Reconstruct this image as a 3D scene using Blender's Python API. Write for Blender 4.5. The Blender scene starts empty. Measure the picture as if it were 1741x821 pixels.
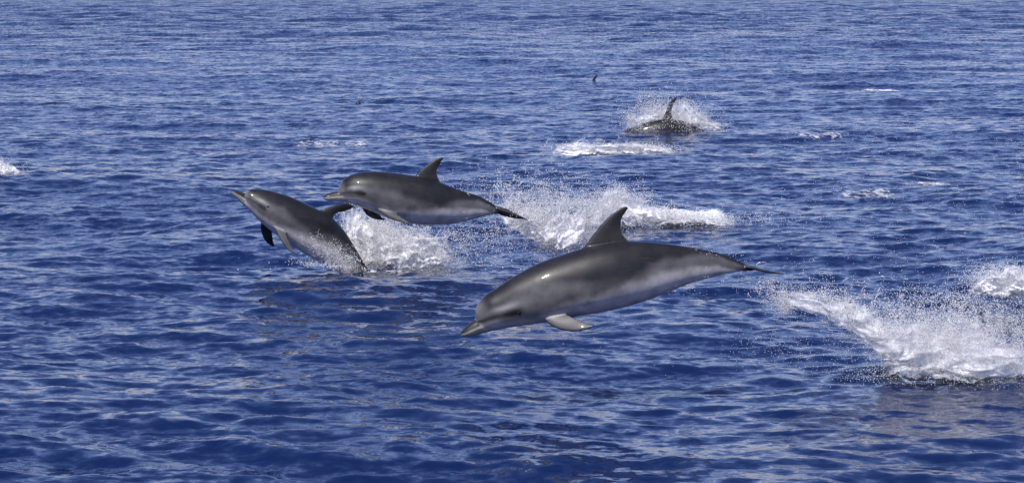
import bpy, math, random
import numpy as np
from mathutils import Vector
from mathutils.kdtree import KDTree

random.seed(7)
RNG = np.random.default_rng(11)
scene = bpy.context.scene
C = scene.collection

# ------------------------------------------------------------------ camera
F, W, H = 4500.0, 1741.0, 821.0          # focal length and frame in photo pixels
K = F / 3600.0                           # stretch of the distances below
CAM_H = 3.1                              # eye height on the boat, metres
PITCH = math.atan(425.5 / F)
cam = bpy.data.objects.new('camera', bpy.data.cameras.new('camera'))
C.objects.link(cam)
cam.location = (0, 0, CAM_H)
cam.rotation_euler = (math.pi / 2 - PITCH, 0, 0)
cam.data.sensor_fit = 'HORIZONTAL'
cam.data.sensor_width = 36.0
cam.data.lens = 36.0 * F / W
cam.data.clip_start = 0.5
cam.data.clip_end = 60000
scene.camera = cam

# ------------------------------------------------------------------ sky, sun, exposure
SUN_EL, SUN_AZ = math.radians(54), math.radians(209)   # azimuth clockwise from +Y (view direction)
SKY_TINT = (0.94, 0.85, 1.16)
world = bpy.data.worlds.new('World')
scene.world = world
world.use_nodes = True
wn = world.node_tree.nodes
bg = wn['Background']
sky = wn.new('ShaderNodeTexSky')
sky.sky_type = 'NISHITA'
sky.sun_disc = False
sky.sun_elevation = SUN_EL
sky.sun_rotation = SUN_AZ
sky.air_density = 1.0
sky.dust_density = 0.1
sky.ozone_density = 4.0
tint = wn.new('ShaderNodeVectorMath')           # white balance of the whole sky, evenly
tint.operation = 'MULTIPLY'
tint.inputs[1].default_value = SKY_TINT
world.node_tree.links.new(sky.outputs[0], tint.inputs[0])
world.node_tree.links.new(tint.outputs[0], bg.inputs[0])
bg.inputs[1].default_value = 0.105
sd = bpy.data.lights.new('sun', 'SUN')
sd.energy = 5.0
sd.angle = math.radians(0.53)
sd.color = (1.0, 0.955, 0.90)
sun = bpy.data.objects.new('sun', sd)
C.objects.link(sun)
to_sun = Vector((math.sin(SUN_AZ) * math.cos(SUN_EL), math.cos(SUN_AZ) * math.cos(SUN_EL), math.sin(SUN_EL)))
sun.rotation_euler = to_sun.to_track_quat('Z', 'Y').to_euler()
sun.location = (-30, -20, 60)
vs = scene.view_settings
vs.view_transform = 'Standard'
vs.look = 'None'
vs.gamma = 1.0
vs.exposure = 0.0
vs.use_curve_mapping = False
scene.cycles.use_denoising = True
scene.cycles.max_bounces = 14
scene.cycles.diffuse_bounces = 10
scene.cycles.transmission_bounces = 10
scene.cycles.transparent_max_bounces = 24
scene.cycles.sample_clamp_indirect = 6.0

# ------------------------------------------------------------------ helpers
CP, SP = math.cos(PITCH), math.sin(PITCH)


def ray(px, py):
    a, b = px - W / 2, H / 2 - py
    return Vector((a, F * CP + b * SP, -F * SP + b * CP))


def at_depth(px, py, d):
    r = ray(px, py)
    return Vector((0, 0, CAM_H)) + r * (d / r.y)


def on_water(px, py):
    r = ray(px, py)
    return Vector((0, 0, CAM_H)) + r * (-CAM_H / r.z)


def depth_of_row(py):
    return on_water(W / 2, py).y


def tag(o, label, cat, group=None, kind=None):
    o['label'] = label
    o['category'] = cat
    if group:
        o['group'] = group
    if kind:
        o['kind'] = kind
    return o


def np_mesh(name, verts, faces, smooth=True):
    """verts (n,3), faces (m,k) as numpy arrays, all faces of k corners"""
    me = bpy.data.meshes.new(name)
    n, (m, k) = len(verts), faces.shape
    me.vertices.add(n)
    me.vertices.foreach_set('co', np.ascontiguousarray(verts, dtype=np.float32).ravel())
    me.loops.add(m * k)
    me.loops.foreach_set('vertex_index', np.ascontiguousarray(faces, dtype=np.int32).ravel())
    me.polygons.add(m)
    me.polygons.foreach_set('loop_start', np.arange(0, m * k, k, dtype=np.int32))
    me.polygons.foreach_set('use_smooth', np.full(m, smooth))
    me.update(calc_edges=True)
    return me


def smoothstep(a, b, x):
    t = np.clip((x - a) / (b - a), 0, 1)
    return t * t * (3 - 2 * t)


def new_mat(name):
    m = bpy.data.materials.new(name)
    m.use_nodes = True
    nt = m.node_tree
    for n in list(nt.nodes):
        nt.nodes.remove(n)
    out = nt.nodes.new('ShaderNodeOutputMaterial')
    return m, nt, out


def val_noise(x, y, seed, n=256):
    t = np.random.default_rng(seed).random((n, n))
    xi, yi = np.floor(x).astype(int), np.floor(y).astype(int)
    fx, fy = x - xi, y - yi
    fx, fy = fx * fx * (3 - 2 * fx), fy * fy * (3 - 2 * fy)
    a, b = t[xi % n, yi % n], t[(xi + 1) % n, yi % n]
    c, d = t[xi % n, (yi + 1) % n], t[(xi + 1) % n, (yi + 1) % n]
    return (a * (1 - fx) + b * fx) * (1 - fy) + (c * (1 - fx) + d * fx) * fy


def fbm(x, y, seed, octaves=4):
    s, amp, tot = 0, 1.0, 0
    for o in range(octaves):
        s = s + amp * val_noise(x * 2 ** o, y * 2 ** o, seed + o)
        tot += amp
        amp *= 0.55
    return s / tot


# ------------------------------------------------------------------ the sea: spectral waves
class Patch:
    """one tileable band of waves between two wavelengths, by inverse FFT"""
    def __init__(self, L, N, lmin, lmax, slope, wind_deg, spread, seed, chop):
        rng = np.random.default_rng(seed)
        k1 = np.fft.fftfreq(N, L / N) * 2 * np.pi
        kx, ky = np.meshgrid(k1, k1, indexing='ij')
        k = np.hypot(kx, ky)
        k[0, 0] = 1
        th = np.arctan2(ky, kx) - math.radians(wind_deg)
        klo, khi = 2 * np.pi / lmax, 2 * np.pi / lmin
        S = k ** -4.0 * (np.abs(np.cos(th)) ** spread + 0.03)
        S *= smoothstep(klo * 0.8, klo * 1.3, k) * (1 - smoothstep(khi * 0.75, khi * 1.2, k))
        S[0, 0] = 0
        A = np.sqrt(S) * (rng.normal(size=k.shape) + 1j * rng.normal(size=k.shape))
        sx, sy = np.fft.ifft2(1j * kx * A).real, np.fft.ifft2(1j * ky * A).real
        c = slope / math.sqrt((sx ** 2 + sy ** 2).mean())
        self.L, self.N = L, N
        self.h = np.fft.ifft2(A).real * c
        self.dx = np.fft.ifft2(1j * kx / k * A).real * c * chop
        self.dy = np.fft.ifft2(1j * ky / k * A).real * c * chop

    def sample(self, x, y):
        N = self.N
        u, v = x / self.L * N, y / self.L * N
        i, j = np.floor(u).astype(int), np.floor(v).astype(int)
        fu, fv = u - i, v - j
        i0, i1, j0, j1 = i % N, (i + 1) % N, j % N, (j + 1) % N
        out = []
        for f in (self.dx, self.dy, self.h):
            out.append((f[i0, j0] * (1 - fu) + f[i1, j0] * fu) * (1 - fv) + (f[i0, j1] * (1 - fu) + f[i1, j1] * fu) * fv)
        return out


BANDS = [  # patch, distance where it starts to fade, distance where it is gone
    (Patch(173.0, 512, 5.0, 26.0, 0.034, 72, 3, 3, 0.5), 2500, 9000),
    (Patch(47.0, 512, 1.4, 5.5, 0.042, 98, 1.4, 5, 0.5), 400, 1500),
    (Patch(14.3, 512, 0.19, 1.2, 0.118, 84, 1.3, 9, 0.35), 70, 260),
]


def sea_xyz(x, y):
    x, y = np.asarray(x, float), np.asarray(y, float)
    d = np.hypot(x, y)
    X, Y, Z = x.copy(), y.copy(), np.zeros_like(x)
    for p, f0, f1 in BANDS:
        w = 1 - smoothstep(f0, f1, d)
        if f1 > 1000:      # longer waves carry the slope of the short ones that the far mesh cannot hold
            w = w * (1 + (1.35 if f1 < 2000 else 1.2) * smoothstep(70, 300, d))
        a, b, h = p.sample(x, y)
        X += a * w
        Y += b * w
        Z += h * w
    return X, Y, Z


def sea_z(x, y):
    return sea_xyz(x, y)[2]


def build_sea():
    r = [0.6]
    while r[-1] < 15:
        r.append(r[-1] * 1.04)
    while r[-1] < 1300:
        r.append(r[-1] * 1.0025)
    while r[-1] < 30000:
        r.append(r[-1] * 1.02)
    r = np.array(r)
    th = np.radians(np.concatenate([np.linspace(-85, -13, 33)[:-1], np.linspace(-12.5, 12.5, 290), np.linspace(13, 85, 33)[1:]]))
    R_, T_ = np.meshgrid(r, th, indexing='ij')
    X, Y, Z = sea_xyz(R_ * np.sin(T_), R_ * np.cos(T_))
    nr, nc = R_.shape
    idx = np.arange(nr * nc).reshape(nr, nc)
    q = np.stack([idx[:-1, :-1], idx[:-1, 1:], idx[1:, 1:], idx[1:, :-1]], -1).reshape(-1, 4)
    me = np_mesh('sea', np.stack([X, Y, Z], -1).reshape(-1, 3), q)
    # where the mesh grows too coarse for the short waves, the ripple layers take over their slope
    rp = me.attributes.new('ripple', 'FLOAT', 'POINT')
    rp.data.foreach_set('value', (1 + 1.7 * smoothstep(60, 260, R_) + 1.5 * smoothstep(300, 1300, R_)).ravel().astype(np.float32))
    m, nt, out = new_mat('sea_water')
    N, Lk = nt.nodes, nt.links
    geo = N.new('ShaderNodeNewGeometry')
    # ripples too fine for the mesh: the normal is tilted by two layers of noise in world space
    acc = None
    for sc, st, stretch in ((3.6, 0.34, (0.75, 1.0, 0)), (9.0, 0.50, (0.75, 1.0, 0)), (24.0, 0.22, (0.8, 1.0, 0))):
        mp = N.new('ShaderNodeVectorMath'); mp.operation = 'MULTIPLY'
        mp.inputs[1].default_value = stretch
        Lk.new(geo.outputs['Position'], mp.inputs[0])
        nz = N.new('ShaderNodeTexNoise')
        nz.inputs['Scale'].default_value = sc
        nz.inputs['Detail'].default_value = 1.5
        nz.inputs['Distortion'].default_value = 0.3
        Lk.new(mp.outputs[0], nz.inputs['Vector'])
        sb = N.new('ShaderNodeVectorMath'); sb.operation = 'SUBTRACT'
        sb.inputs[1].default_value = (0.5, 0.5, 0.5)
        Lk.new(nz.outputs['Color'], sb.inputs[0])
        ml = N.new('ShaderNodeVectorMath'); ml.operation = 'MULTIPLY'
        ml.inputs[1].default_value = (st, st, 0)
        Lk.new(sb.outputs[0], ml.inputs[0])
        if acc is None:
            acc = ml
        else:
            ad = N.new('ShaderNodeVectorMath'); ad.operation = 'ADD'
            Lk.new(acc.outputs[0], ad.inputs[0]); Lk.new(ml.outputs[0], ad.inputs[1])
            acc = ad
    # wind patches: the ripples are stronger in some places than in others
    pn = N.new('ShaderNodeTexNoise')
    pn.inputs['Scale'].default_value = 0.22
    pn.inputs['Detail'].default_value = 2
    Lk.new(geo.outputs['Position'], pn.inputs['Vector'])
    pr = N.new('ShaderNodeMapRange')
    pr.inputs['From Min'].default_value = 0.35; pr.inputs['From Max'].default_value = 0.65
    pr.inputs['To Min'].default_value = 0.7; pr.inputs['To Max'].default_value = 1.3
    Lk.new(pn.outputs['Fac'], pr.inputs['Value'])
    sc_ = N.new('ShaderNodeVectorMath'); sc_.operation = 'SCALE'
    ra = N.new('ShaderNodeAttribute'); ra.attribute_name = 'ripple'
    rm = N.new('ShaderNodeMath'); rm.operation = 'MULTIPLY'
    Lk.new(pr.outputs[0], rm.inputs[0]); Lk.new(ra.outputs['Fac'], rm.inputs[1])
    Lk.new(acc.outputs[0], sc_.inputs[0]); Lk.new(rm.outputs[0], sc_.inputs['Scale'])
    ad = N.new('ShaderNodeVectorMath'); ad.operation = 'ADD'
    Lk.new(geo.outputs['Normal'], ad.inputs[0]); Lk.new(sc_.outputs[0], ad.inputs[1])
    nm = N.new('ShaderNodeVectorMath'); nm.operation = 'NORMALIZE'
    Lk.new(ad.outputs[0], nm.inputs[0])
    bs = N.new('ShaderNodeBsdfPrincipled')
    bs.inputs['Base Color'].default_value = (0.0035, 0.013, 0.060, 1)
    bs.inputs['Roughness'].default_value = 0.06
    bs.inputs['IOR'].default_value = 1.333
    Lk.new(nm.outputs[0], bs.inputs['Normal'])
    Lk.new(bs.outputs[0], out.inputs[0])
    me.materials.append(m)
    o = bpy.data.objects.new('sea', me)
    C.objects.link(o)
    o['kind'] = 'structure'
    return o


build_sea()

# ------------------------------------------------------------------ dolphins
def skin_material():
    m, nt, out = new_mat('wet_dolphin_skin')
    N, Lk = nt.nodes, nt.links
    at = N.new('ShaderNodeAttribute'); at.attribute_name = 'skin'
    tc = N.new('ShaderNodeTexCoord')
    nz = N.new('ShaderNodeTexNoise')
    nz.inputs['Scale'].default_value = 7; nz.inputs['Detail'].default_value = 6; nz.inputs['Roughness'].default_value = 0.6
    Lk.new(tc.outputs['Object'], nz.inputs['Vector'])
    mr = N.new('ShaderNodeMapRange')
    mr.inputs['From Min'].default_value = 0.3; mr.inputs['From Max'].default_value = 0.7
    mr.inputs['To Min'].default_value = 0.66; mr.inputs['To Max'].default_value = 1.34
    Lk.new(nz.outputs['Fac'], mr.inputs['Value'])
    mu = N.new('ShaderNodeVectorMath'); mu.operation = 'SCALE'
    Lk.new(at.outputs['Color'], mu.inputs[0]); Lk.new(mr.outputs[0], mu.inputs['Scale'])
    # thin pale tooth rakes
    mp = N.new('ShaderNodeMapping')
    mp.inputs['Rotation'].default_value = (0.2, 0.5, 0.3)
    mp.inputs['Scale'].default_value = (3, 3, 34)
    Lk.new(tc.outputs['Object'], mp.inputs['Vector'])
    n2 = N.new('ShaderNodeTexNoise'); n2.inputs['Scale'].default_value = 1.6; n2.inputs['Detail'].default_value = 3
    Lk.new(mp.outputs[0], n2.inputs['Vector'])
    r2 = N.new('ShaderNodeMapRange')
    r2.inputs['From Min'].default_value = 0.66; r2.inputs['From Max'].default_value = 0.72
    r2.inputs['To Max'].default_value = 0.06
    Lk.new(n2.outputs['Fac'], r2.inputs['Value'])
    mx = N.new('ShaderNodeMix'); mx.data_type = 'RGBA'
    Lk.new(r2.outputs[0], mx.inputs['Factor'])
    Lk.new(mu.outputs[0], mx.inputs[6])
    mx.inputs[7].default_value = (0.26, 0.25, 0.25, 1)
    bs = N.new('ShaderNodeBsdfPrincipled')
    Lk.new(mx.outputs[2], bs.inputs['Base Color'])
    rr = N.new('ShaderNodeMapRange')
    rr.inputs['From Min'].default_value = 0.3; rr.inputs['From Max'].default_value = 0.7
    rr.inputs['To Min'].default_value = 0.40; rr.inputs['To Max'].default_value = 0.52
    Lk.new(nz.outputs['Fac'], rr.inputs['Value'])
    Lk.new(rr.outputs[0], bs.inputs['Roughness'])
    bs.inputs['IOR'].default_value = 1.38
    # a thin film of water that breaks the glints
    fn = N.new('ShaderNodeTexNoise'); fn.inputs['Scale'].default_value = 26; fn.inputs['Detail'].default_value = 3
    Lk.new(tc.outputs['Object'], fn.inputs['Vector'])
    fb = N.new('ShaderNodeBump'); fb.inputs['Strength'].default_value = 0.13; fb.inputs['Distance'].default_value = 0.006
    Lk.new(fn.outputs['Fac'], fb.inputs['Height'])
    Lk.new(fb.outputs[0], bs.inputs['Coat Normal'])
    bs.inputs['Coat Weight'].default_value = 0.6
    bs.inputs['Coat Roughness'].default_value = 0.06
    bs.inputs['Coat IOR'].default_value = 1.33
    bp = N.new('ShaderNodeBump'); bp.inputs['Strength'].default_value = 0.12; bp.inputs['Distance'].default_value = 0.01
    Lk.new(nz.outputs['Fac'], bp.inputs['Height'])
    Lk.new(bp.outputs[0], bs.inputs['Normal'])
    Lk.new(bs.outputs[0], out.inputs[0])
    return m


def eye_material():
    m, nt, out = new_mat('dark_eye')
    bs = nt.nodes.new('ShaderNodeBsdfPrincipled')
    bs.inputs['Base Color'].default_value = (0.006, 0.005, 0.005, 1)
    bs.inputs['Roughness'].default_value = 0.12
    nt.links.new(bs.outputs[0], out.inputs[0])
    return m


SKIN, EYE = skin_material(), eye_material()


class Zoom:
    """coordinates read off an enlarged crop of the photograph"""
    def __init__(self, x0, y0, s):
        self.x0, self.y0, self.s = x0, y0, s

    def __call__(self, p):
        return (self.x0 + p[0] / self.s, self.y0 + p[1] / self.s)


class SidePlane:
    """the upright plane through a dolphin's spine; w is the offset towards the viewer's side in metres"""
    def __init__(self, zoom, anchor, depth, yaw_deg):
        a = math.radians(yaw_deg)
        self.n = Vector((math.sin(a), -math.cos(a), 0))
        self.zoom = zoom
        self.a = at_depth(*zoom(anchor), depth)

    def __call__(self, p, w=0.0):
        r = ray(*self.zoom(p))
        o = Vector((0, 0, CAM_H))
        t = (self.a + self.n * w - o).dot(self.n) / r.dot(self.n)
        return o + r * t


def crom(vals, n):
    """Catmull-Rom through a list of rows, n samples"""
    v = np.asarray(vals, float)
    v = np.vstack([2 * v[0] - v[1], v, 2 * v[-1] - v[-2]])
    k = len(v) - 3
    out = []
    for t in np.linspace(0, k, n):
        i = min(int(t), k - 1)
        f = t - i
        p0, p1, p2, p3 = v[i:i + 4]
        out.append(0.5 * (2 * p1 + (p2 - p0) * f + (2 * p0 - 5 * p1 + 4 * p2 - p3) * f ** 2 + (3 * p1 - p0 - 3 * p2 + p3) * f ** 3))
    return np.array(out)


class Builder:
    def __init__(self):
        self.v, self.f, self.info = [], [], []

    def rings(self, rings, infos):
        base, k = len(self.v), len(rings[0])
        for r, inf in zip(rings, infos):
            self.v += [tuple(p) for p in r]
            self.info += inf
        for i in range(len(rings) - 1):
            for j in range(k):
                a, b = base + i * k + j, base + i * k + (j + 1) % k
                self.f.append((a, b, b + k, a + k))
        self.f.append(tuple(base + j for j in range(k))[::-1])
        e = base + (len(rings) - 1) * k
        self.f.append(tuple(e + j for j in range(k)))

    def loft(self, plane, tops, bots, widths, part, n=230, seg=96, power=1.0):
        T = crom([plane(p) for p in tops], n)
        B = crom([plane(p) for p in bots], n)
        wv = crom([[w] for w in widths], n)[:, 0]
        nv = np.array(plane.n)
        rings, infos = [], []
        for i in range(n):
            c, a = (T[i] + B[i]) / 2, (T[i] - B[i]) / 2
            hh = np.linalg.norm(a)
            ring, inf = [], []
            for j in range(seg):
                th = 2 * math.pi * j / seg
                cs, sn = math.cos(th), math.sin(th)
                # a little fuller below than above
                sw = math.copysign(abs(sn) ** power, sn) * (1.0 - 0.06 * cs)
                ring.append(c + a * cs + nv * (sw * wv[i] * hh))
                inf.append((part, i / (n - 1), cs, sn))
            rings.append(ring)
            infos.append(inf)
        self.rings(rings, infos)

    def fin(self, plane, pairs, ws, thick, part, n=26, seg=20):
        """pairs: (leading, trailing) points from root to tip; ws: their lateral offsets"""
        Lp = crom([plane(p[0], w) for p, w in zip(pairs, ws)], n)
        Tp = crom([plane(p[1], w) for p, w in zip(pairs, ws)], n)
        span = Vector(((Lp[-1] + Tp[-1]) - (Lp[0] + Tp[0])) / 2)
        rings, infos = [], []
        for i in range(n):
            c, a = (Lp[i] + Tp[i]) / 2, (Lp[i] - Tp[i]) / 2
            nn = np.array(Vector(a).cross(span).normalized())
            t = thick[0] + (thick[1] - thick[0]) * i / (n - 1)
            ring, inf = [], []
            for j in range(seg):
                th = 2 * math.pi * j / seg
                cs, sn = math.cos(th), math.sin(th)
                ring.append(c + a * cs + nn * (sn * t * (0.62 + 0.38 * cs)))
                inf.append((part, i / (n - 1), cs, sn))
            rings.append(ring)
            infos.append(inf)
        self.rings(rings, infos)


def lerp(a, b, t):
    return a + (b - a) * t[:, None]


def skin_colours(info, noise, eye_s, eye_v):
    """true skin pattern: dark cape, grey flank, pale belly; info rows are (part, s, up, side)"""
    part, s, v = info[:, 0], info[:, 1], info[:, 2]
    cape = np.array([0.013, 0.0128, 0.013])
    flank = np.array([0.100, 0.098, 0.101])
    belly = np.array([0.52, 0.495, 0.49])
    dark = np.array([0.016, 0.015, 0.015])
    nz = (noise - 0.5) * 0.35
    # height of the lower edge of the cape along the body, and of the upper edge of the belly
    edge = np.interp(s, [0, .10, .22, .36, .47, .56, .66, .78, .9, 1], [.30, .30, .42, .40, .10, -.08, .42, .74, .45, -.6])
    bell = np.interp(s, [0, .12, .25, .4, .55, .68, .8, .92, 1], [-.35, -.42, -.58, -.48, -.28, -.08, -.14, -.80, -1.3])
    t1 = smoothstep(edge - 0.26, edge + 0.16, v + nz)
    t2 = 1 - smoothstep(bell - 0.25, bell + 0.22, v + nz)
    col = lerp(np.tile(flank, (len(s), 1)), np.tile(cape, (len(s), 1)), t1)
    col = lerp(col, np.tile(belly, (len(s), 1)), t2)
    col = lerp(col, np.tile(dark, (len(s), 1)), smoothstep(0.86, 0.97, s))
    body = part == 0
    # dark stripe from the beak to the eye, pale brow above it
    ev = eye_v + (eye_s - s) * 1.0
    br = np.exp(-((v - ev - 0.33) / 0.12) ** 2) * np.exp(-((s - eye_s + 0.03) / 0.05) ** 2) * body
    col = lerp(col, np.tile(np.array([0.34, 0.33, 0.32]), (len(s), 1)), np.clip(br, 0, 1) * 0.75)
    ml = smoothstep(-0.1, 0.2, v) * (1 - smoothstep(0.07, 0.14, s)) * body
    col = lerp(col, np.tile(np.array([0.16, 0.155, 0.155]), (len(s), 1)), ml * 0.8)
    es = 0.8 * np.exp(-((v - ev) / 0.12) ** 2) * (1 - smoothstep(eye_s + 0.005, eye_s + 0.035, s))
    es = np.clip(es + np.exp(-((v - eye_v) / 0.15) ** 2 - ((s - eye_s + 0.008) / 0.026) ** 2), 0, 1) * body
    col = lerp(col, np.tile(dark * 0.7, (len(s), 1)), es * 0.95)
    # beak: dark above, pale lips, a dark mouth line between them
    bk = part == 1
    lip = np.array([0.42, 0.40, 0.37])
    bc = lerp(np.tile(lip, (len(s), 1)), np.tile(np.array([0.022, 0.020, 0.019]), (len(s), 1)), smoothstep(-0.05, 0.28, v))
    bc = lerp(bc, np.tile(np.array([0.16, 0.155, 0.155]), (len(s), 1)), 1 - smoothstep(-0.95, -0.7, v))
    bc = lerp(bc, np.tile(dark * 0.7, (len(s), 1)), np.exp(-((v + 0.30) / 0.13) ** 2) * 0.9)
    col[bk] = bc[bk]
    # dorsal fin and flukes dark, near pectorals grey with a darker leading edge, far ones dark throughout
    fin = (part == 2) | (part == 4)
    col[fin] = (dark * 1.45)[None, :]
    pc = part == 3
    pcol = lerp(np.tile(np.array([0.100, 0.097, 0.094]), (len(s), 1)), np.tile(dark * 1.5, (len(s), 1)), np.clip(smoothstep(0.80, 0.98, v) + smoothstep(0.86, 1.0, s) * 0.6, 0, 1))
    col[pc] = pcol[pc]
    fp = part == 5
    col[fp] = (dark * 1.2)[None, :]
    return col


def finish_dolphin(b, plane, label, voxel, eyes, smooth=9, eye_s=0.227, eye_v=-0.26):
    origin = plane.a
    me = bpy.data.meshes.new('dolphin')
    me.from_pydata([tuple(Vector(p) - origin) for p in b.v], [], b.f)
    import bmesh
    bm = bmesh.new(); bm.from_mesh(me)
    bmesh.ops.recalc_face_normals(bm, faces=bm.faces)
    bm.to_mesh(me); bm.free()
    o = bpy.data.objects.new('dolphin', me)
    C.objects.link(o)
    md = o.modifiers.new('fuse', 'REMESH'); md.mode = 'VOXEL'; md.voxel_size = voxel; md.use_smooth_shade = True
    ms = o.modifiers.new('soften', 'SMOOTH'); ms.iterations = smooth; ms.factor = 0.5
    dg = bpy.context.evaluated_depsgraph_get()
    fused = bpy.data.meshes.new_from_object(o.evaluated_get(dg))
    o.modifiers.clear()
    o.data = fused
    fused.name = 'dolphin'
    bpy.data.meshes.remove(me)
    for p in fused.polygons:
        p.use_smooth = True
    kd = KDTree(len(b.v))
    for i, p in enumerate(b.v):
        kd.insert(Vector(p) - origin, i)
    kd.balance()
    info = np.array(b.info)
    nv = len(fused.vertices)
    co = np.empty(nv * 3, np.float32); fused.vertices.foreach_get('co', co); co = co.reshape(-1, 3)
    acc = np.zeros((nv, 3))
    nz = fbm(co[:, 0] * 5 + 40, co[:, 2] * 5 + 40, 77)
    NN = 8
    idx = np.zeros((nv, NN), int); wt = np.zeros((nv, NN))
    for i in range(nv):
        near = kd.find_n(co[i], NN)
        sg = 0.6 * near[-1][2] + 1e-4
        for q, (_, j, d) in enumerate(near):
            idx[i, q] = j; wt[i, q] = math.exp(-(d / sg) ** 2) + 1e-6
    wt /= wt.sum(1, keepdims=True)
    for q in range(NN):
        acc += skin_colours(info[idx[:, q]], nz, eye_s, eye_v) * wt[:, q:q + 1]
    ca = fused.color_attributes.new('skin', 'FLOAT_COLOR', 'POINT')
    ca.data.foreach_set('color', np.hstack([acc, np.ones((nv, 1))]).astype(np.float32).ravel())
    fused.materials.clear(); fused.materials.append(SKIN)
    o.location = origin
    tag(o, label, 'dolphin', 'dolphins of the pod')
    for (p, w, r) in eyes:
        bm = bmesh.new()
        bmesh.ops.create_icosphere(bm, subdivisions=2, radius=r)
        for vtx in bm.verts:
            vtx.co.x *= 1.6
            vtx.co.z *= 0.7
        em = bpy.data.meshes.new('eye'); bm.to_mesh(em); bm.free()
        for pl in em.polygons:
            pl.use_smooth = True
        em.materials.append(EYE)
        e = bpy.data.objects.new('eye', em)
        C.objects.link(e)
        e.parent = o
        # sink the eye into the head: cast from the side onto the skin
        q = plane(p)
        start = q + plane.n * w - origin
        ok, hit, nrm, _ = o.ray_cast(start, -plane.n) if w > 0 else o.ray_cast(start, plane.n)
        e.location = (hit - nrm * r * 0.45) if ok else q - origin
    return o


WID = [0.80, 0.86, 0.90, 0.90, 0.88, 0.88, 0.88, 0.86, 0.82, 0.76, 0.70, 0.62, 0.54, 0.46, 0.50, 0.6]


def near_dolphin():
    z = Zoom(760, 330, 2.902)
    P = SidePlane(z, (760, 430), 16.0 * K, 6)
    b = Builder()
    tops = [(137, 612), (143, 560), (186, 502), (245, 462), (332, 404), (450, 342), (560, 302), (680, 264), (800, 240), (920, 232), (1060, 242), (1200, 262), (1330, 287), (1420, 318), (1475, 346), (1515, 364)]
    bots = [(150, 640), (185, 671), (250, 665), (320, 655), (420, 641), (520, 626), (620, 604), (740, 586), (860, 560), (980, 526), (1090, 484), (1200, 440), (1320, 407), (1410, 387), (1468, 379), (1510, 380)]
    b.loft(P, tops, bots, WID, 0)
    b.loft(P, [(64, 684), (84, 660), (128, 624), (172, 604), (235, 590)], [(70, 702), (104, 704), (160, 690), (222, 674), (290, 660)], [1.5, 1.25, 1.05, 1.0, 1.0], 1, n=60, seg=48)
    b.fin(P, [((650, 300), (930, 275)), ((688, 243), (884, 218)), ((735, 180), (864, 170)), ((790, 118), (865, 130)), ((842, 76), (879, 98)), ((884, 58), (897, 68))], [0] * 6, (0.042, 0.010), 2)
    ws = [0.10, 0.15, 0.19, 0.22, 0.245, 0.26]
    pec = [((470, 600), (575, 545)), ((500, 640), (592, 590)), ((560, 669), (635, 610)), ((632, 678), (684, 633)), ((690, 667), (714, 640)), ((722, 655), (730, 648))]
    b.fin(P, pec, ws, (0.034, 0.012), 3)
    b.fin(P, pec, [-w for w in ws], (0.026, 0.009), 5)
    for sg in (1, -1):
        b.fin(P, [((1440, 352), (1540, 368)), ((1500, 362), (1575, 380)), ((1560, 377), (1612, 388)), ((1612, 386), (1645, 392)), ((1660, 392), (1668, 394))], [0.0, sg * .05, sg * .13, sg * .21, sg * .28], (0.022, 0.008), 4)
    return finish_dolphin(b, P, 'large glossy grey dolphin leaping clear of the water, head down, alone over open sea', 0.0068,
                          [((345, 573), 0.6, 0.012), ((345, 573), -0.6, 0.012)])


def middle_dolphin():
    z = Zoom(380, 250, 3.224)
    P = SidePlane(z, (1050, 290), 23.3 * K, 8)
    b = Builder()
    tops = [(627, 238), (638, 207), (666, 173), (720, 146), (800, 134), (900, 138), (1000, 150), (1090, 165), (1180, 190), (1255, 220), (1330, 247), (1400, 268), (1460, 300), (1500, 326), (1535, 345)]
    bots = [(634, 275), (668, 299), (720, 317), (780, 338), (850, 368), (930, 402), (1020, 420), (1110, 428), (1190, 427), (1260, 420), (1320, 408), (1390, 390), (1450, 375), (1490, 368), (1520, 370)]
    b.loft(P, tops, bots, WID[:13] + [0.46, 0.55], 0)
    b.loft(P, [(545, 271), (568, 256), (602, 247), (640, 240), (690, 238)], [(548, 287), (576, 297), (620, 298), (670, 302), (720, 306)], [1.5, 1.25, 1.05, 1.0, 1.0], 1, n=60, seg=48)
    b.fin(P, [((1035, 190), (1200, 215)), ((1062, 145), (1179, 168)), ((1100, 108), (1173, 135)), ((1145, 76), (1181, 105)), ((1180, 60), (1197, 80)), ((1203, 56), (1210, 65))], [0] * 6, (0.042, 0.010), 2)
    b.fin(P, [((815, 320), (880, 320)), ((850, 348), (898, 334)), ((890, 378), (940, 357)), ((940, 402), (980, 384)), ((990, 417), (1005, 402)), ((1020, 421), (1023, 416))], [0.10, 0.16, 0.20, 0.23, 0.25, 0.27], (0.026, 0.010), 3)
    b.fin(P, [((755, 330), (850, 345)), ((780, 368), (862, 372)), ((815, 390), (872, 385)), ((850, 398), (885, 391)), ((888, 400), (893, 396))], [-0.08, -0.15, -0.20, -0.23, -0.26], (0.026, 0.010), 5)
    for sg in (1, -1):
        dy = 4 * sg
        b.fin(P, [((1470, 318), (1525, 378)), ((1520, 332 + dy), (1558, 386)), ((1575, 352 + dy), (1602, 394)), ((1625, 376), (1642, 399)), ((1664, 394), (1670, 402))], [0.0, sg * .05, sg * .13, sg * .20, sg * .27], (0.022, 0.009), 4)
    return finish_dolphin(b, P, 'grey dolphin leaping level in mid air behind the rising dolphin, white spray off its tail', 0.0075,
                          [((765, 247), 0.6, 0.012), ((765, 247), -0.6, 0.012)], eye_s=0.214, eye_v=-0.06)


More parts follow.
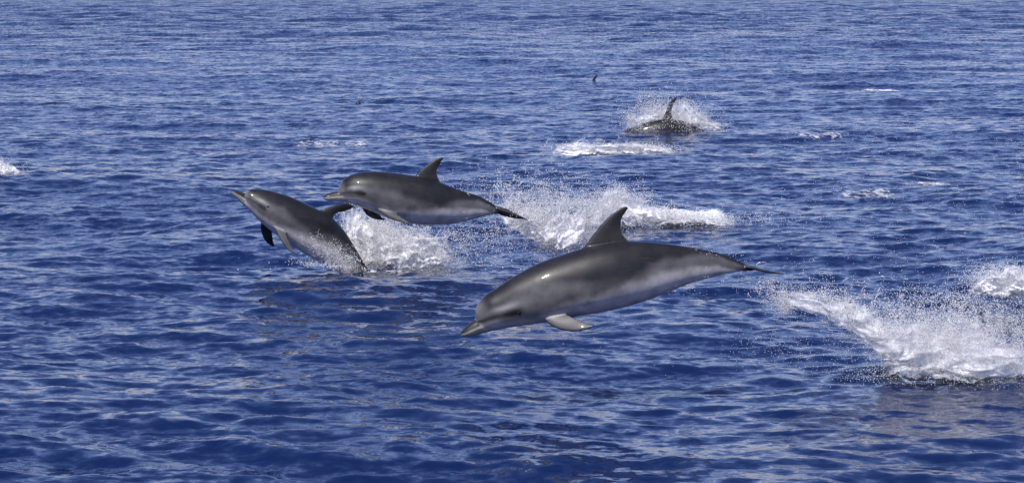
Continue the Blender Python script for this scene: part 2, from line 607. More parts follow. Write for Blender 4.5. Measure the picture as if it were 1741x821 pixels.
def rising_dolphin():
    z = Zoom(380, 300, 4.829)
    P = SidePlane(z, (500, 330), 23.7 * K, 10)
    b = Builder()
    tops = [(184, 140), (194, 119), (225, 105), (290, 104), (370, 115), (460, 138), (560, 170), (670, 220), (780, 272), (880, 330), (960, 405), (1030, 500), (1090, 600), (1150, 700), (1200, 790), (1240, 860)]
    bots = [(160, 190), (178, 238), (210, 277), (255, 325), (310, 380), (375, 435), (450, 490), (540, 550), (620, 605), (700, 655), (780, 700), (860, 745), (940, 790), (1020, 850), (1100, 900), (1180, 920)]
    b.loft(P, tops, bots, WID, 0)
    b.loft(P, [(58, 118), (92, 114), (140, 126), (185, 143), (240, 175)], [(60, 136), (88, 164), (130, 202), (165, 236), (215, 275)], [1.4, 1.1, 0.9, 0.8, 0.8], 1, n=60, seg=48)
    b.fin(P, [((760, 290), (910, 370)), ((830, 263), (908, 320)), ((900, 241), (937, 301)), ((970, 222), (992, 293)), ((1030, 220), (1037, 277)), ((1068, 240), (1074, 256))], [0, 0, -.02, -.04, -.06, -.07], (0.042, 0.011), 2)
    b.fin(P, [((395, 390), (490, 400)), ((430, 450), (510, 452)), ((465, 520), (537, 520)), ((510, 585), (562, 570)), ((550, 620), (581, 605)), ((580, 633), (589, 628))], [0.12, 0.17, 0.20, 0.22, 0.24, 0.25], (0.026, 0.010), 3)
    b.fin(P, [((310, 350), (400, 420)), ((303, 420), (405, 470)), ((320, 490), (412, 520)), ((355, 545), (420, 555)), ((402, 573), (427, 573))], [-0.10, -0.16, -0.20, -0.23, -0.25], (0.026, 0.010), 5)
    for sg in (1, -1):
        b.fin(P, [((1210, 860), (1270, 960)), ((1260, 900), (1300, 980)), ((1320, 950), (1345, 1000)), ((1370, 1000), (1380, 1020))], [0.0, sg * .08, sg * .18, sg * .28], (0.022, 0.010), 4)
    return finish_dolphin(b, P, 'dark grey dolphin bursting up out of the water, its tail still hidden in white spray', 0.0075,
                          [((355, 238), 0.6, 0.012), ((355, 238), -0.6, 0.012)], eye_s=0.25, eye_v=-0.08)


def surfacing_dolphin():
    z = Zoom(1040, 140, 8.21)
    P = SidePlane(z, (700, 690), depth_of_row(224), 0)
    b = Builder()
    tops = [(150, 745), (190, 705), (300, 668), (480, 606), (700, 560), (900, 566), (1080, 615), (1250, 700), (1400, 770), (1520, 820)]
    bots = [(150, 775), (190, 830), (290, 895), (470, 915), (690, 900), (890, 870), (1060, 840), (1230, 845), (1390, 850), (1510, 850)]
    b.loft(P, tops, bots, [0.8, 0.86, 0.9, 0.9, 0.88, 0.84, 0.76, 0.62, 0.5, 0.5], 0, n=120, seg=60)
    b.loft(P, [(60, 790), (100, 768), (150, 750), (210, 740)], [(62, 800), (100, 812), (160, 820), (220, 830)], [1.4, 1.2, 1.0, 1.0], 1, n=14, seg=20)
    b.fin(P, [((660, 640), (890, 650)), ((715, 540), (850, 550)), ((762, 430), (840, 450)), ((805, 335), (855, 380)), ((862, 266), (888, 312)), ((914, 242), (920, 256))], [0] * 6, (0.05, 0.016), 2)
    for sg in (1, -1):
        b.fin(P, [((450, 860), (560, 870)), ((520, 920), (600, 910)), ((600, 970), (640, 955)), ((660, 990), (668, 984))], [sg * 0.10, sg * 0.2, sg * 0.26, sg * 0.3], (0.03, 0.014), 3)
        b.fin(P, [((1490, 815), (1580, 850)), ((1560, 840), (1630, 870)), ((1640, 865), (1680, 885)), ((1700, 885), (1710, 890))], [0.0, sg * .1, sg * .2, sg * .28], (0.028, 0.014), 4)
    return finish_dolphin(b, P, 'dolphin back and dorsal fin breaking the surface inside a burst of spray far off', 0.014, [], smooth=4)


near_dolphin()
middle_dolphin()
rising_dolphin()
far = surfacing_dolphin()
far.location.z += 0.07
# a fifth animal much farther off: only the tip of its fin shows
fin_d = far.copy()
C.objects.link(fin_d)
d5 = depth_of_row(138)
p5 = at_depth(1000, 138, d5)
fin_d.location = (p5.x, d5, -0.47)
fin_d['label'] = 'small dark tip of a dorsal fin poking out of calm water in the distance'

# ------------------------------------------------------------------ spray and foam
def spray_material():
    m, nt, out = new_mat('white_spray')
    N, Lk = nt.nodes, nt.links
    bs = N.new('ShaderNodeBsdfPrincipled')
    bs.inputs['Base Color'].default_value = (0.97, 0.97, 0.98, 1)
    bs.inputs['Roughness'].default_value = 0.25
    bs.inputs['IOR'].default_value = 1.33
    tr = N.new('ShaderNodeBsdfTranslucent')
    tr.inputs['Color'].default_value = (0.97, 0.97, 0.98, 1)
    mx = N.new('ShaderNodeMixShader'); mx.inputs[0].default_value = 0.2
    Lk.new(bs.outputs[0], mx.inputs[1]); Lk.new(tr.outputs[0], mx.inputs[2])
    Lk.new(mx.outputs[0], out.inputs[0])
    return m


def foam_material():
    m, nt, out = new_mat('sea_foam')
    N, Lk = nt.nodes, nt.links
    at = N.new('ShaderNodeAttribute'); at.attribute_name = 'cover'
    geo = N.new('ShaderNodeNewGeometry')
    mp = N.new('ShaderNodeVectorMath'); mp.operation = 'MULTIPLY'; mp.inputs[1].default_value = (1.0, 0.55, 1.0)
    Lk.new(geo.outputs['Position'], mp.inputs[0])
    n1 = N.new('ShaderNodeTexNoise'); n1.inputs['Scale'].default_value = 9; n1.inputs['Detail'].default_value = 6; n1.inputs['Roughness'].default_value = 0.68
    n1.inputs['Distortion'].default_value = 0.8
    Lk.new(mp.outputs[0], n1.inputs['Vector'])
    ad = N.new('ShaderNodeMath'); ad.operation = 'ADD'
    Lk.new(at.outputs['Fac'], ad.inputs[0]); Lk.new(n1.outputs['Fac'], ad.inputs[1])
    mr = N.new('ShaderNodeMapRange'); mr.inputs['From Min'].default_value = 0.93; mr.inputs['From Max'].default_value = 1.12
    Lk.new(ad.outputs[0], mr.inputs['Value'])
    df = N.new('ShaderNodeBsdfPrincipled')
    df.inputs['Base Color'].default_value = (0.82, 0.84, 0.86, 1)
    df.inputs['Roughness'].default_value = 0.6
    tl = N.new('ShaderNodeBsdfTranslucent'); tl.inputs['Color'].default_value = (0.8, 0.83, 0.86, 1)
    m2 = N.new('ShaderNodeMixShader'); m2.inputs[0].default_value = 0.12
    Lk.new(df.outputs[0], m2.inputs[1]); Lk.new(tl.outputs[0], m2.inputs[2])
    tp = N.new('ShaderNodeBsdfTransparent')
    mx = N.new('ShaderNodeMixShader')
    Lk.new(mr.outputs[0], mx.inputs[0]); Lk.new(tp.outputs[0], mx.inputs[1]); Lk.new(m2.outputs[0], mx.inputs[2])
    Lk.new(mx.outputs[0], out.inputs[0])
    return m


def sheet_material():
    """torn white water: noise drawn out along the flow leaves holes and streaks"""
    m, nt, out = new_mat('torn_white_water')
    N, Lk = nt.nodes, nt.links
    at = N.new('ShaderNodeAttribute'); at.attribute_name = 'cover'
    fl = N.new('ShaderNodeAttribute'); fl.attribute_name = 'flow'
    tot = None
    for sc, w in ((7.0, 0.6), (24.0, 0.4)):
        nz = N.new('ShaderNodeTexNoise'); nz.inputs['Scale'].default_value = sc
        nz.inputs['Detail'].default_value = 5; nz.inputs['Roughness'].default_value = 0.7; nz.inputs['Distortion'].default_value = 0.9
        Lk.new(fl.outputs['Vector'], nz.inputs['Vector'])
        ml = N.new('ShaderNodeMath'); ml.operation = 'MULTIPLY'; ml.inputs[1].default_value = w
        Lk.new(nz.outputs['Fac'], ml.inputs[0])
        if tot is None:
            tot = ml
        else:
            ad = N.new('ShaderNodeMath'); ad.operation = 'ADD'
            Lk.new(tot.outputs[0], ad.inputs[0]); Lk.new(ml.outputs[0], ad.inputs[1])
            tot = ad
    ad = N.new('ShaderNodeMath'); ad.operation = 'ADD'
    Lk.new(tot.outputs[0], ad.inputs[0]); Lk.new(at.outputs['Fac'], ad.inputs[1])
    mr = N.new('ShaderNodeMapRange'); mr.inputs['From Min'].default_value = 0.70; mr.inputs['From Max'].default_value = 1.04
    mr.inputs['To Max'].default_value = 0.92
    Lk.new(ad.outputs[0], mr.inputs['Value'])
    df = N.new('ShaderNodeBsdfDiffuse'); df.inputs['Color'].default_value = (0.95, 0.95, 0.96, 1)
    tl = N.new('ShaderNodeBsdfTranslucent'); tl.inputs['Color'].default_value = (0.95, 0.95, 0.96, 1)
    m2 = N.new('ShaderNodeMixShader'); m2.inputs[0].default_value = 0.15
    Lk.new(df.outputs[0], m2.inputs[1]); Lk.new(tl.outputs[0], m2.inputs[2])
    tp = N.new('ShaderNodeBsdfTransparent')
    mx = N.new('ShaderNodeMixShader')
    Lk.new(mr.outputs[0], mx.inputs[0]); Lk.new(tp.outputs[0], mx.inputs[1]); Lk.new(m2.outputs[0], mx.inputs[2])
    Lk.new(mx.outputs[0], out.inputs[0])
    return m


SPRAY, FOAM, SHEET = spray_material(), foam_material(), sheet_material()
OCT_V = np.array([(1, 0, 0), (-1, 0, 0), (0, 1, 0), (0, -1, 0), (0, 0, 1), (0, 0, -1)], float)
OCT_F = np.array([(0, 2, 4), (2, 1, 4), (1, 3, 4), (3, 0, 4), (2, 0, 5), (1, 2, 5), (3, 1, 5), (0, 3, 5)])
TET_V = np.array([(1, 1, 1), (1, -1, -1), (-1, 1, -1), (-1, -1, 1)], float) * 0.8
TET_F = np.array([(0, 1, 2), (0, 3, 1), (0, 2, 3), (1, 3, 2)])


def wisp(pts, lo=0.08):
    """how likely a drop is at a place: water tears into wisps along ridges of noise"""
    L = pts[:, 1] / (20.0 * K)
    u, v = pts[:, 0] / L, pts[:, 2] / L
    n1 = fbm(u * 9 + v * 5 + 300, v * 7 - u * 2 + 300, 401, 4)
    n2 = fbm(u * 3 + 100, v * 3.5 + pts[:, 1] + 100, 431, 3)
    rid = 1 - np.abs(2 * n1 - 1) * 2.2
    return np.clip(0.25 + 0.9 * smoothstep(0.2, 0.95, rid) + 1.6 * (n2 - 0.5), lo, 1)


def pixel_of(pts):
    q = pts - np.array([0, 0, CAM_H])
    dep = q[:, 1] * CP - q[:, 2] * SP
    return W / 2 + F * q[:, 0] / dep, H / 2 - F * (q[:, 1] * SP + q[:, 2] * CP) / dep


def droplets(name, parts, label, keep=None, group='spray thrown up by the pod'):
    """one splash: drops as small solids, strings of water as thin tubes, and torn sheets of white water"""
    vs_all, fs_all, cov, flow, mats, base = [], [], [], [], [], 0

    def push(v, f, c, fl, mi):
        nonlocal base
        vs_all.append(v); fs_all.append(f + base); cov.append(c); flow.append(fl)
        mats.append(np.full(len(f), mi, np.int32))
        base += len(v)

    drops = [p for p in parts if p[0] == 'drops']
    if drops:
        pts = np.vstack([p[1] for p in drops]); rad = np.concatenate([p[2] for p in drops])
        ok = pts[:, 2] > sea_z(pts[:, 0], pts[:, 1]) - 0.02
        if keep is not None:
            ok &= keep(*pixel_of(pts))
        ok &= wisp(pts) > RNG.random(len(pts))
        pts, rad = pts[ok], rad[ok]
        fine = rad * F / pts[:, 1] < 0.75
        for sel, V, Fc in ((fine, TET_V, TET_F), (~fine, OCT_V, OCT_F)):
            p, r = pts[sel], rad[sel]
            n = len(p)
            st = RNG.uniform(0.75, 1.4, (n, 1, 3))
            v = (p[:, None, :] + V[None] * r[:, None, None] * st).reshape(-1, 3)
            f = (Fc[None] + (np.arange(n) * len(V))[:, None, None]).reshape(-1, 3)
            push(v, f, np.ones(len(v)), np.zeros((len(v), 3)), 0)
    for p in parts:
        if p[0] == 'tubes':
            P, R = p[1], p[2]
            mid = P[:, P.shape[1] // 2]
            ok = mid[:, 2] > sea_z(mid[:, 0], mid[:, 1]) - 0.02
            if keep is not None:
                ok &= keep(*pixel_of(mid))
            P, R = P[ok], R[ok]
            n, m = R.shape
            if n == 0:
                continue
            ring = np.array([(math.cos(t), 0.0, math.sin(t)) for t in (0, 2.1, 4.2)])
            v = P[:, :, None, :] + ring[None, None] * R[:, :, None, None]
            i = np.arange(m - 1)[:, None] * 3
            j = np.arange(3)[None, :]
            a_, b_ = i + j, i + (j + 1) % 3
            f = np.concatenate([np.stack([a_, b_, b_ + 3], -1).reshape(-1, 3), np.stack([a_, b_ + 3, a_ + 3], -1).reshape(-1, 3)])
            f = (f[None] + (np.arange(n) * m * 3)[:, None, None]).reshape(-1, 3)
            push(v.reshape(-1, 3), f, np.ones(n * m * 3), np.zeros((n * m * 3, 3)), 0)
        elif p[0] == 'sheet':
            push(p[1], p[2], p[3], p[4], 1)
    me = np_mesh(name, np.vstack(vs_all), np.vstack(fs_all))
    at = me.attributes.new('cover', 'FLOAT', 'POINT')
    at.data.foreach_set('value', np.concatenate(cov).astype(np.float32))
    at = me.attributes.new('flow', 'FLOAT_VECTOR', 'POINT')
    at.data.foreach_set('vector', np.vstack(flow).astype(np.float32).ravel())
    me.materials.append(SPRAY)
    me.materials.append(SHEET)
    me.polygons.foreach_set('material_index', np.concatenate(mats))
    o = bpy.data.objects.new(name, me)
    C.objects.link(o)
    return tag(o, label, 'spray', group, 'stuff')


def sheet(bottom, top, depth, seed, cover=0.5, layers=3, fade=1.0, rough=0.10, lean=0.0, n=90, m=34):
    """torn curtains of white water between a lower and an upper edge at a known distance"""
    B, T = crom(bottom, n), crom(top, n)
    out = []
    for k in range(layers):
        sd = seed + 13 * k
        u, v = np.meshgrid(np.linspace(0, 1, n), np.linspace(0, 1, m), indexing='ij')
        hs = 0.75 + 0.5 * fbm(u * 7 + 3, u * 0 + sd, sd, 3)
        px = B[:, None, 0] * (1 - v * hs) + T[:, None, 0] * v * hs
        py = B[:, None, 1] * (1 - v * hs) + T[:, None, 1] * v * hs
        px = px + (fbm(u * 9 + 9, v * 5 + 9, sd + 1) - 0.5) * 26
        py = py + (fbm(u * 9 + 29, v * 5 + 9, sd + 2) - 0.5) * 16
        d = depth + (k - (layers - 1) / 2) * 0.22 + lean * v + (fbm(u * 8, v * 4, sd + 3) - 0.5) * 4 * rough
        V = to_world(px, py, d)
        ends = np.clip(np.sin(np.pi * u) * 2.2, 0, 1)
        big = fbm(u * 5 + 70, v * 2.5 + 70, sd + 5, 3)
        c = cover * ends * smoothstep(-0.02, 0.10 + 0.25 * fbm(u * 14 + 5, u * 0 + 5, sd + 7, 3), v) * (1 - 0.85 * v ** fade) * (0.45 + 1.1 * big) * (1 - smoothstep(0.8, 1, v))
        i = np.arange(n * m).reshape(n, m)
        q1 = np.stack([i[:-1, :-1], i[1:, :-1], i[1:, 1:]], -1).reshape(-1, 3)
        q2 = np.stack([i[:-1, :-1], i[1:, 1:], i[:-1, 1:]], -1).reshape(-1, 3)
        wdt = np.abs(V[-1, 0, 0] - V[0, 0, 0]); hgt = np.abs(V[n // 2, -1, 2] - V[n // 2, 0, 2])
        fl = np.stack([u * wdt, v * hgt * 0.6 + u * 0.2, np.full_like(u, k * 7.0)], -1).reshape(-1, 3)
        out.append(('sheet', V.reshape(-1, 3), np.vstack([q1, q2]), c.ravel(), fl))
    return out


def to_world(px, py, d):
    a, b = px - W / 2, H / 2 - py
    rx, ry, rz = a, F * CP + b * SP, -F * SP + b * CP
    t = d / ry
    return np.stack([rx * t, d, CAM_H + rz * t], -1)


def mist(px, py, sx, sy, rot, depth, sdepth, n, r0, r1):
    """a soft cloud of fine drops round a point of the picture at a known distance"""
    n = int(n * 1.9)
    r0, r1 = r0 * 0.72, r1 * 0.80
    g = RNG.normal(size=(n, 3))
    c, s = math.cos(math.radians(rot)), math.sin(math.radians(rot))
    u, v = g[:, 0] * sx, g[:, 1] * sy
    P = to_world(px + u * c - v * s, py + u * s + v * c, depth + g[:, 2] * sdepth)
    return 'drops', P, RNG.uniform(r0, r1, n)


def strands(px, py, sx, sy, rot, depth, sdepth, n, per, length, r0, r1, fan=40, lean=0):
    """short curved strings of drops, as water tears apart; length in metres"""
    base = mist(px, py, sx, sy, rot, depth, sdepth, n, r0, r1)[1][:n]
    k = 9
    ang = np.radians(90 + lean + RNG.normal(size=n) * fan)
    n = int(n * 0.55)
    base, ang = base[:n], ang[:n]
    L = length * RNG.uniform(0.2, 1.0, n)
    t = np.linspace(-0.5, 0.5, k)[None, :] + RNG.normal(size=(n, k)) * 0.02
    bend = RNG.normal(size=(n, 1)) * 1.0
    a = ang[:, None] + bend * t
    P = np.empty((n, k, 3))
    P[:, :, 0] = base[:, None, 0] + np.cos(a) * L[:, None] * t
    P[:, :, 1] = base[:, None, 1] + RNG.normal(size=(n, 1)) * 0.4 * L[:, None] * t
    P[:, :, 2] = base[:, None, 2] + np.sin(a) * L[:, None] * t
    P += RNG.normal(size=(n, k, 3)) * 0.004
    r = 0.7 * RNG.uniform(r0, r1, (n, 1)) * RNG.uniform(0.35, 1.25, (n, k)) * np.sin(np.linspace(0.12, math.pi - 0.12, k))[None]
    # drops shed along each string
    q = max(2, per // 3)
    D = np.repeat(P[:, None, k // 2, :], q, 1) + RNG.normal(size=(n, q, 3)) * L[:, None, None] * 0.35
    return [('tubes', P, r), ('drops', D.reshape(-1, 3), RNG.uniform(r0 * 0.6, r1, n * q))]


def join(*parts):
    out = []
    for p in parts:
        out += p if isinstance(p, list) else [p]
    return out


def foam(name, label, px0, px1, py, dw, height, seed, cover=0.62, jag=3.0, group='patches of white foam', skew=0.0, z0=0.012):
    """white water lying on, or heaped on, the sea between two picture columns at the row where it floats"""
    dw = dw * K
    a, b = on_water(px0, py), on_water(px1, py)
    n = max(40, int(abs(b.x - a.x) / 0.03)); m = max(14, int(dw * 2 / 0.03))
    n, m = min(n, 260), min(m, 90)
    u, v = np.meshgrid(np.linspace(0, 1, n), np.linspace(-1, 1, m), indexing='ij')
    x = a.x + (b.x - a.x) * u
    y = a.y + v * dw + skew * (u - 0.5)
    env = np.clip(np.sin(np.pi * u) * 1.6, 0, 1) * (0.55 + 0.75 * fbm(u * 5 + 3, v * 0 + seed, seed))
    edge = 1 - np.abs(v) ** 2
    nz = fbm(x * jag * 2 + 50, y * jag * 2 + 50, seed + 5, 5)
    nz2 = fbm(x * jag + 20, np.zeros_like(y) + seed, seed + 9, 4)
    X, Y, Z = sea_xyz(x, y)
    Z = Z + z0 + 0.72 * height * np.clip(env * edge, 0, None) * np.clip(nz * 1.3 - 0.15, 0, 1) * (0.35 + 1.3 * nz2)
    idx = np.arange(n * m).reshape(n, m)
    q = np.stack([idx[:-1, :-1], idx[1:, :-1], idx[1:, 1:], idx[:-1, 1:]], -1).reshape(-1, 4)
    me = np_mesh(name, np.stack([X, Y, Z], -1).reshape(-1, 3), q)
    cv = 0.93 * np.clip(env, 0, 1.15) * np.clip(edge, 0, 1) ** 0.7 * cover
    at = me.attributes.new('cover', 'FLOAT', 'POINT')
    at.data.foreach_set('value', cv.ravel().astype(np.float32))
    me.materials.append(FOAM)
    o = bpy.data.objects.new(name, me)
    C.objects.link(o)
    return tag(o, label, 'foam', group, 'stuff')


# --- spray behind the rising dolphin
D1 = 24.2 * K
droplets('spray', join(
    sheet([(588, 457), (640, 458), (700, 458), (775, 455)], [(580, 358), (628, 366), (695, 390), (785, 405)], D1 + .2, 501, .76, 4, .9),
    sheet([(585, 457), (620, 458), (650, 458), (690, 458)], [(576, 350), (602, 352), (640, 372), (690, 402)], D1 + .1, 521, .95, 3, 1.2),
    mist(575, 436, 26, 9, 25, 23.3 * K, .05, 900, .003, .005),
    mist(560, 452, 30, 3, 5, 23.3 * K, .1, 500, .003, .006),
    strands(570, 430, 26, 10, 30, 23.3 * K, .05, 60, 12, .14, .002, .005, 30, -50),
    mist(640, 425, 26, 26, -25, D1 + .1, .18, 15000, .003, .006),
    mist(615, 400, 20, 30, 20, D1 + .25, .15, 9000, .003, .006),
    mist(690, 425, 40, 22, 0, D1 + .1, .25, 8000, .0025, .005),
    mist(605, 440, 30, 10, 5, D1 - .25, .1, 2600, .003, .006),
    mist(750, 420, 50, 24, 0, D1, .3, 2200, .003, .006),
    strands(640, 400, 30, 30, 0, D1, .25, 120, 22, .16, .003, .007, 50),
    strands(730, 410, 50, 26, 0, D1, .3, 150, 18, .12, .003, .007, 60),
    mist(700, 430, 90, 26, 0, D1 - .2, .4, 900, .004, .009)),
    'cloud of white spray bursting from the water behind the rising dolphin',
    keep=lambda x, y: y > 350 + np.clip(x - 600, 0, 150) * 0.26 + np.random.default_rng(1).normal(size=len(x)) * 6)
# --- spray trailing the tail of the leaping dolphin behind
D2 = 23.9 * K
droplets('spray', join(
    sheet([(845, 376), (893, 404), (932, 428), (1000, 432)], [(850, 350), (905, 350), (960, 348), (1015, 332)], D2 + .1, 541, .66, 4, 1.0),
    mist(905, 378, 42, 14, 32, D2, .15, 6500, .003, .006),
    mist(960, 400, 30, 22, 25, D2 + .1, .2, 10500, .003, .006),
    mist(985, 385, 26, 30, 0, D2 + .3, .2, 5200, .003, .006),
    mist(930, 345, 60, 22, 5, D2 + .3, .4, 3600, .003, .006),
    mist(860, 385, 40, 22, 20, D2 - .1, .3, 1400, .003, .006),
    strands(915, 350, 55, 22, 10, D2, .3, 150, 18, .14, .003, .007, 60),
    strands(930, 395, 45, 20, 30, D2, .2, 120, 20, .16, .003, .006, 30, 40),
    mist(880, 370, 70, 40, 0, D2, .5, 900, .004, .009)),
    'trail of white spray streaming off the tail of the level leaping dolphin')
# --- breaking crest behind the dorsal fin of the large dolphin
D3 = depth_of_row(383)
foam('foam', 'ridge of white breaking water behind the tall dorsal fin of the large dolphin', 985, 1270, 379, .9, .24, 21, .80, 3.5, 'breaking crests')
droplets('spray', join(
    sheet([(985, 386), (1060, 386), (1150, 384), (1280, 386)], [(1000, 345), (1052, 312), (1120, 346), (1260, 374)], D3, 581, .70, 3, 1.0),
    mist(1050, 352, 24, 17, -15, D3, .2, 6500, .004, .007),
    mist(1100, 366, 40, 8, 5, D3 - .2, .2, 5000, .004, .007),
    mist(1190, 372, 45, 6, 3, D3 - .2, .2, 1900, .004, .007),
    strands(1055, 345, 24, 16, 0, D3, .2, 70, 20, .22, .004, .008, 45),
    strands(1130, 360, 60, 8, 0, D3, .2, 60, 18, .16, .004, .007, 60),
    mist(1260, 378, 70, 9, 0, D3, .4, 500, .004, .008)),
    'white spray torn off the breaking crest behind the large dolphin')
# --- the big splash that the large dolphin left
D4 = 16.9 * K
foam('foam', 'wide white foam under the big splash behind the tail of the large dolphin', 1440, 1800, 632, .75, .22, 33, .66, 2.2, 'patches of white foam')
droplets('spray', join(
    sheet([(1285, 505), (1370, 528), (1440, 565), (1500, 614), (1610, 640), (1790, 655)], [(1290, 468), (1380, 486), (1450, 500), (1530, 495), (1620, 515), (1790, 530)], D4, 601, .47, 5, .8),
    sheet([(1480, 606), (1530, 625), (1620, 640), (1800, 655)], [(1500, 565), (1560, 560), (1650, 565), (1800, 575)], D4, 631, .62, 3, 1.2),
    mist(1580, 588, 50, 22, 10, D4, .2, 12500, .0022, .0048),
    mist(1670, 585, 60, 34, 8, D4, .3, 13000, .0022, .0048),
    mist(1470, 550, 44, 9, 42, D4, .1, 4200, .0022, .0048),
    mist(1620, 540, 90, 26, 5, D4 + .2, .3, 4800, .002, .0045),
    mist(1330, 505, 22, 12, 30, D4, .1, 900, .002, .0045),
    mist(1335, 522, 9, 9, 0, D4, .06, 900, .0015, .003),
    mist(1390, 508, 44, 10, 12, D4, .12, 1100, .002, .0045),
    strands(1310, 500, 20, 12, 0, D4, .1, 40, 18, .09, .002, .0045, 50),
    strands(1400, 512, 50, 14, 15, D4, .15, 90, 18, .10, .002, .005, 50),
    strands(1500, 540, 50, 24, 30, D4, .2, 150, 20, .14, .0022, .005, 45, -20),
    strands(1600, 545, 70, 30, 0, D4, .3, 260, 14, .07, .0022, .0055, 60),
    strands(1690, 590, 50, 30, 0, D4, .3, 160, 14, .07, .0022, .0055, 60),
    mist(1560, 640, 90, 10, 3, D4 - .5, .2, 900, .002, .0042),
    mist(1350, 590, 80, 22, 0, D4 - .2, .3, 420, .002, .004)),
    'big fan of white spray and drops behind the tail of the large dolphin')
# --- splash cut by the frame beyond it
D5 = 21.5 * K
droplets('spray', join(
    sheet([(1640, 500), (1700, 508), (1800, 514)], [(1655, 480), (1712, 452), (1800, 438)], D5, 661, .80, 4, 1.2),
    mist(1735, 478, 36, 12, 8, D5, .25, 7000, .003, .006),
    mist(1700, 486, 26, 7, 8, D5, .2, 2200, .003, .006),
    mist(1660, 505, 60, 7, 5, D5 - .4, .3, 500, .003, .006)),
    'low bank of white spray beyond the big splash')
foam('foam', 'thin white foam below the low bank of spray', 1640, 1800, 500, .5, .05, 41, .5, 3.0)
# --- drops scattered through the air on that side
q = []
for _ in range(1):
    n = 1500
    px = 1741 - RNG.random(n) ** 1.4 * 420
    py = 200 + RNG.random(n) * 260
    q.append(('drops', to_world(px, py, K * RNG.uniform(17, 21, n)), RNG.uniform(.0015, .0036, n)))
    n = 320
    q.append(('drops', to_world(RNG.uniform(860, 1500, n), RNG.uniform(290, 470, n), K * RNG.uniform(17.5, 24, n)), RNG.uniform(.002, .004, n)))
droplets('spray', join(*q), 'fine scattered water drops flying in the air beyond the large dolphin')
# --- burst round the surfacing dolphin
D6 = depth_of_row(224)
droplets('spray', join(
    sheet([(1065, 227), (1130, 225), (1185, 225), (1240, 226)], [(1072, 190), (1130, 160), (1172, 166), (1230, 205)], D6 + .45, 681, .55, 2, 1.0),
    mist(1140, 203, 34, 12, 0, D6 + .3, .2, 3600, .005, .010),
    mist(1085, 207, 12, 9, 20, D6 - .1, .2, 1500, .005, .010),
    mist(1185, 208, 24, 8, 10, D6, .3, 1800, .005, .010),
    mist(1130, 185, 34, 14, 0, D6 + .2, .3, 900, .005, .011),
    strands(1130, 182, 32, 12, 0, D6, .3, 90, 12, .25, .005, .011, 45),
    mist(1140, 175, 42, 18, 0, D6, .4, 200, .006, .012),
    mist(1120, 218, 30, 3, 0, D6 - .3, .1, 60, .006, .012)),
    'burst of spray round the surfacing dolphin back far off')
# --- whitecap in front of it
D7 = depth_of_row(262)
foam('foam', 'small white breaking crest in front of the surfacing dolphin', 925, 1158, 259, .75, .26, 51, .88, 3.6, 'breaking crests')
droplets('spray', join(
    sheet([(925, 262), (1000, 266), (1080, 265), (1165, 261)], [(930, 250), (985, 236), (1080, 240), (1160, 255)], D7, 701, .66, 3, 1.2),
    mist(1000, 253, 30, 4, 3, D7, .2, 1700, .005, .009),
    mist(1085, 253, 34, 4, 2, D7, .2, 1900, .005, .009),
    strands(980, 248, 30, 4, 0, D7, .2, 26, 14, .18, .005, .009, 40),
    strands(1085, 248, 28, 5, 0, D7, .2, 26, 14, .18, .005, .009, 40)),
    'white drops along the small crest in front of the surfacing dolphin')
# --- foam and crests farther off
foam('foam', 'short white crest far off in open water', 1455, 1540, 153, 1.6, .10, 61, .72, 2.0, 'breaking crests')
foam('foam', 'long thin streak of white foam beyond the two leaping dolphins', 470, 660, 244, 1.3, .02, 63, .52, 2.4)
foam('foam', 'thin streak of white foam beside the surfacing dolphin', 1290, 1460, 232, 0.9, .015, 65, .45, 2.2)
foam('foam', 'ragged patch of white foam on rippled water beyond the dolphin tail', 1400, 1545, 333, 1.2, .02, 67, .54, 2.4)
foam('foam', 'faint patch of white foam next to the ragged one beyond the dolphin tail', 1530, 1645, 318, 1.0, .02, 69, .48, 2.4)
foam('foam', 'little white foam under the belly of the large dolphin', 1150, 1260, 487, .5, .05, 71, .48, 3.0)
foam('foam', 'white foam floating at the foot of the rising dolphin spray', 540, 720, 458, .5, .04, 73, .52, 3.0)
# --- splash at the other side of the frame
D8 = depth_of_row(312)
foam('foam', 'heap of white water by itself on the open sea', -60, 45, 312, .5, .12, 81, .70, 3.0, 'breaking crests')
droplets('spray', join(
    sheet([(-60, 315), (0, 315), (52, 314)], [(-60, 268), (-5, 266), (45, 302)], D8, 721, .8, 4, 1.2),
    mist(-2, 295, 22, 10, 25, D8, .2, 6500, .004, .007),
    strands(5, 292, 20, 8, 0, D8, .2, 50, 16, .2, .004, .008, 45),
    mist(90, 309, 50, 3, 0, D8, .3, 160, .004, .007)),
    'white spray over the lone heap of white water')

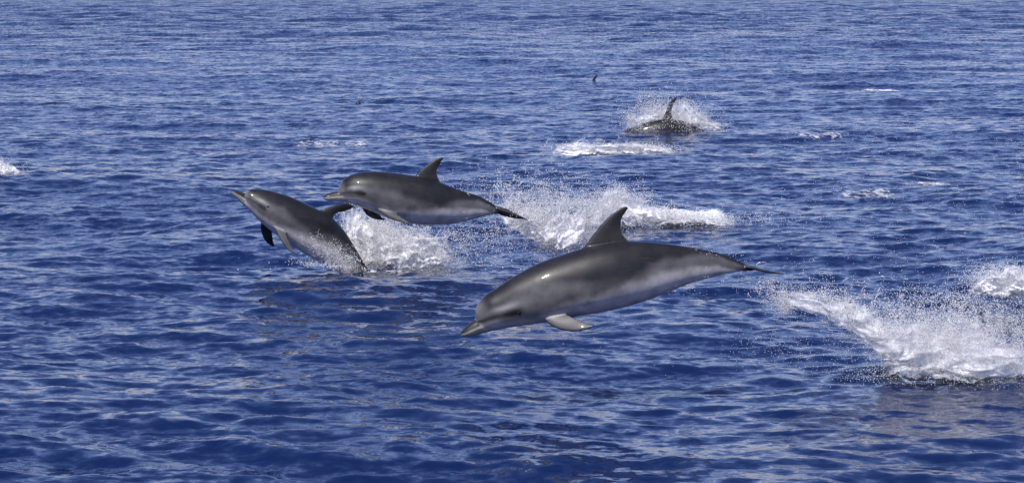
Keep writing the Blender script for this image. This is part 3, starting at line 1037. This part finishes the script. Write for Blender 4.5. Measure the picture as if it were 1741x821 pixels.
# --- water running off the large dolphin
DN = 16.0 * K
droplets('spray', join(
    mist(1180, 492, 60, 14, -12, DN, .1, 90, .002, .004),
    mist(1000, 560, 70, 14, -12, DN - .1, .1, 60, .0018, .0035),
    strands(1255, 478, 30, 8, 0, DN, .05, 16, 6, .05, .0012, .003, 20),
    mist(1225, 432, 40, 5, 12, DN, .05, 40, .002, .004)),
    'few drops of water falling from the belly of the large dolphin')

# ------------------------------------------------------------------ a small dark float
def small_float():
    p = on_water(609, 181)
    import bmesh
    z = float(sea_z(p.x, p.y))
    m, nt, out = new_mat('dark_float')
    bs = nt.nodes.new('ShaderNodeBsdfPrincipled')
    nz = nt.nodes.new('ShaderNodeTexNoise'); nz.inputs['Scale'].default_value = 30
    rp = nt.nodes.new('ShaderNodeValToRGB')
    rp.color_ramp.elements[0].color = (0.010, 0.011, 0.014, 1); rp.color_ramp.elements[1].color = (0.03, 0.03, 0.034, 1)
    nt.links.new(nz.outputs['Fac'], rp.inputs[0]); nt.links.new(rp.outputs[0], bs.inputs['Base Color'])
    bs.inputs['Roughness'].default_value = 0.5
    nt.links.new(bs.outputs[0], out.inputs[0])
    bm = bmesh.new()
    prof = [(0.0, -0.08), (0.045, -0.065), (0.07, -0.02), (0.074, 0.012), (0.07, 0.04), (0.05, 0.075), (0.022, 0.088), (0.018, 0.105), (0.0, 0.11)]
    vs_ = [bm.verts.new((r, 0, h)) for r, h in prof]
    es = [bm.edges.new((vs_[i], vs_[i + 1])) for i in range(len(vs_) - 1)]
    bmesh.ops.spin(bm, geom=vs_ + es, cent=(0, 0, 0), axis=(0, 0, 1), angle=2 * math.pi, steps=20, use_merge=True)
    bmesh.ops.remove_doubles(bm, verts=bm.verts, dist=1e-5)
    me = bpy.data.meshes.new('float'); bm.to_mesh(me); bm.free()
    for pl in me.polygons:
        pl.use_smooth = True
    me.materials.append(m)
    o = bpy.data.objects.new('float', me)
    C.objects.link(o)
    o.location = (p.x, p.y, z + 0.035)
    tag(o, 'tiny dark round float bobbing alone on the distant sea', 'float')


small_float()
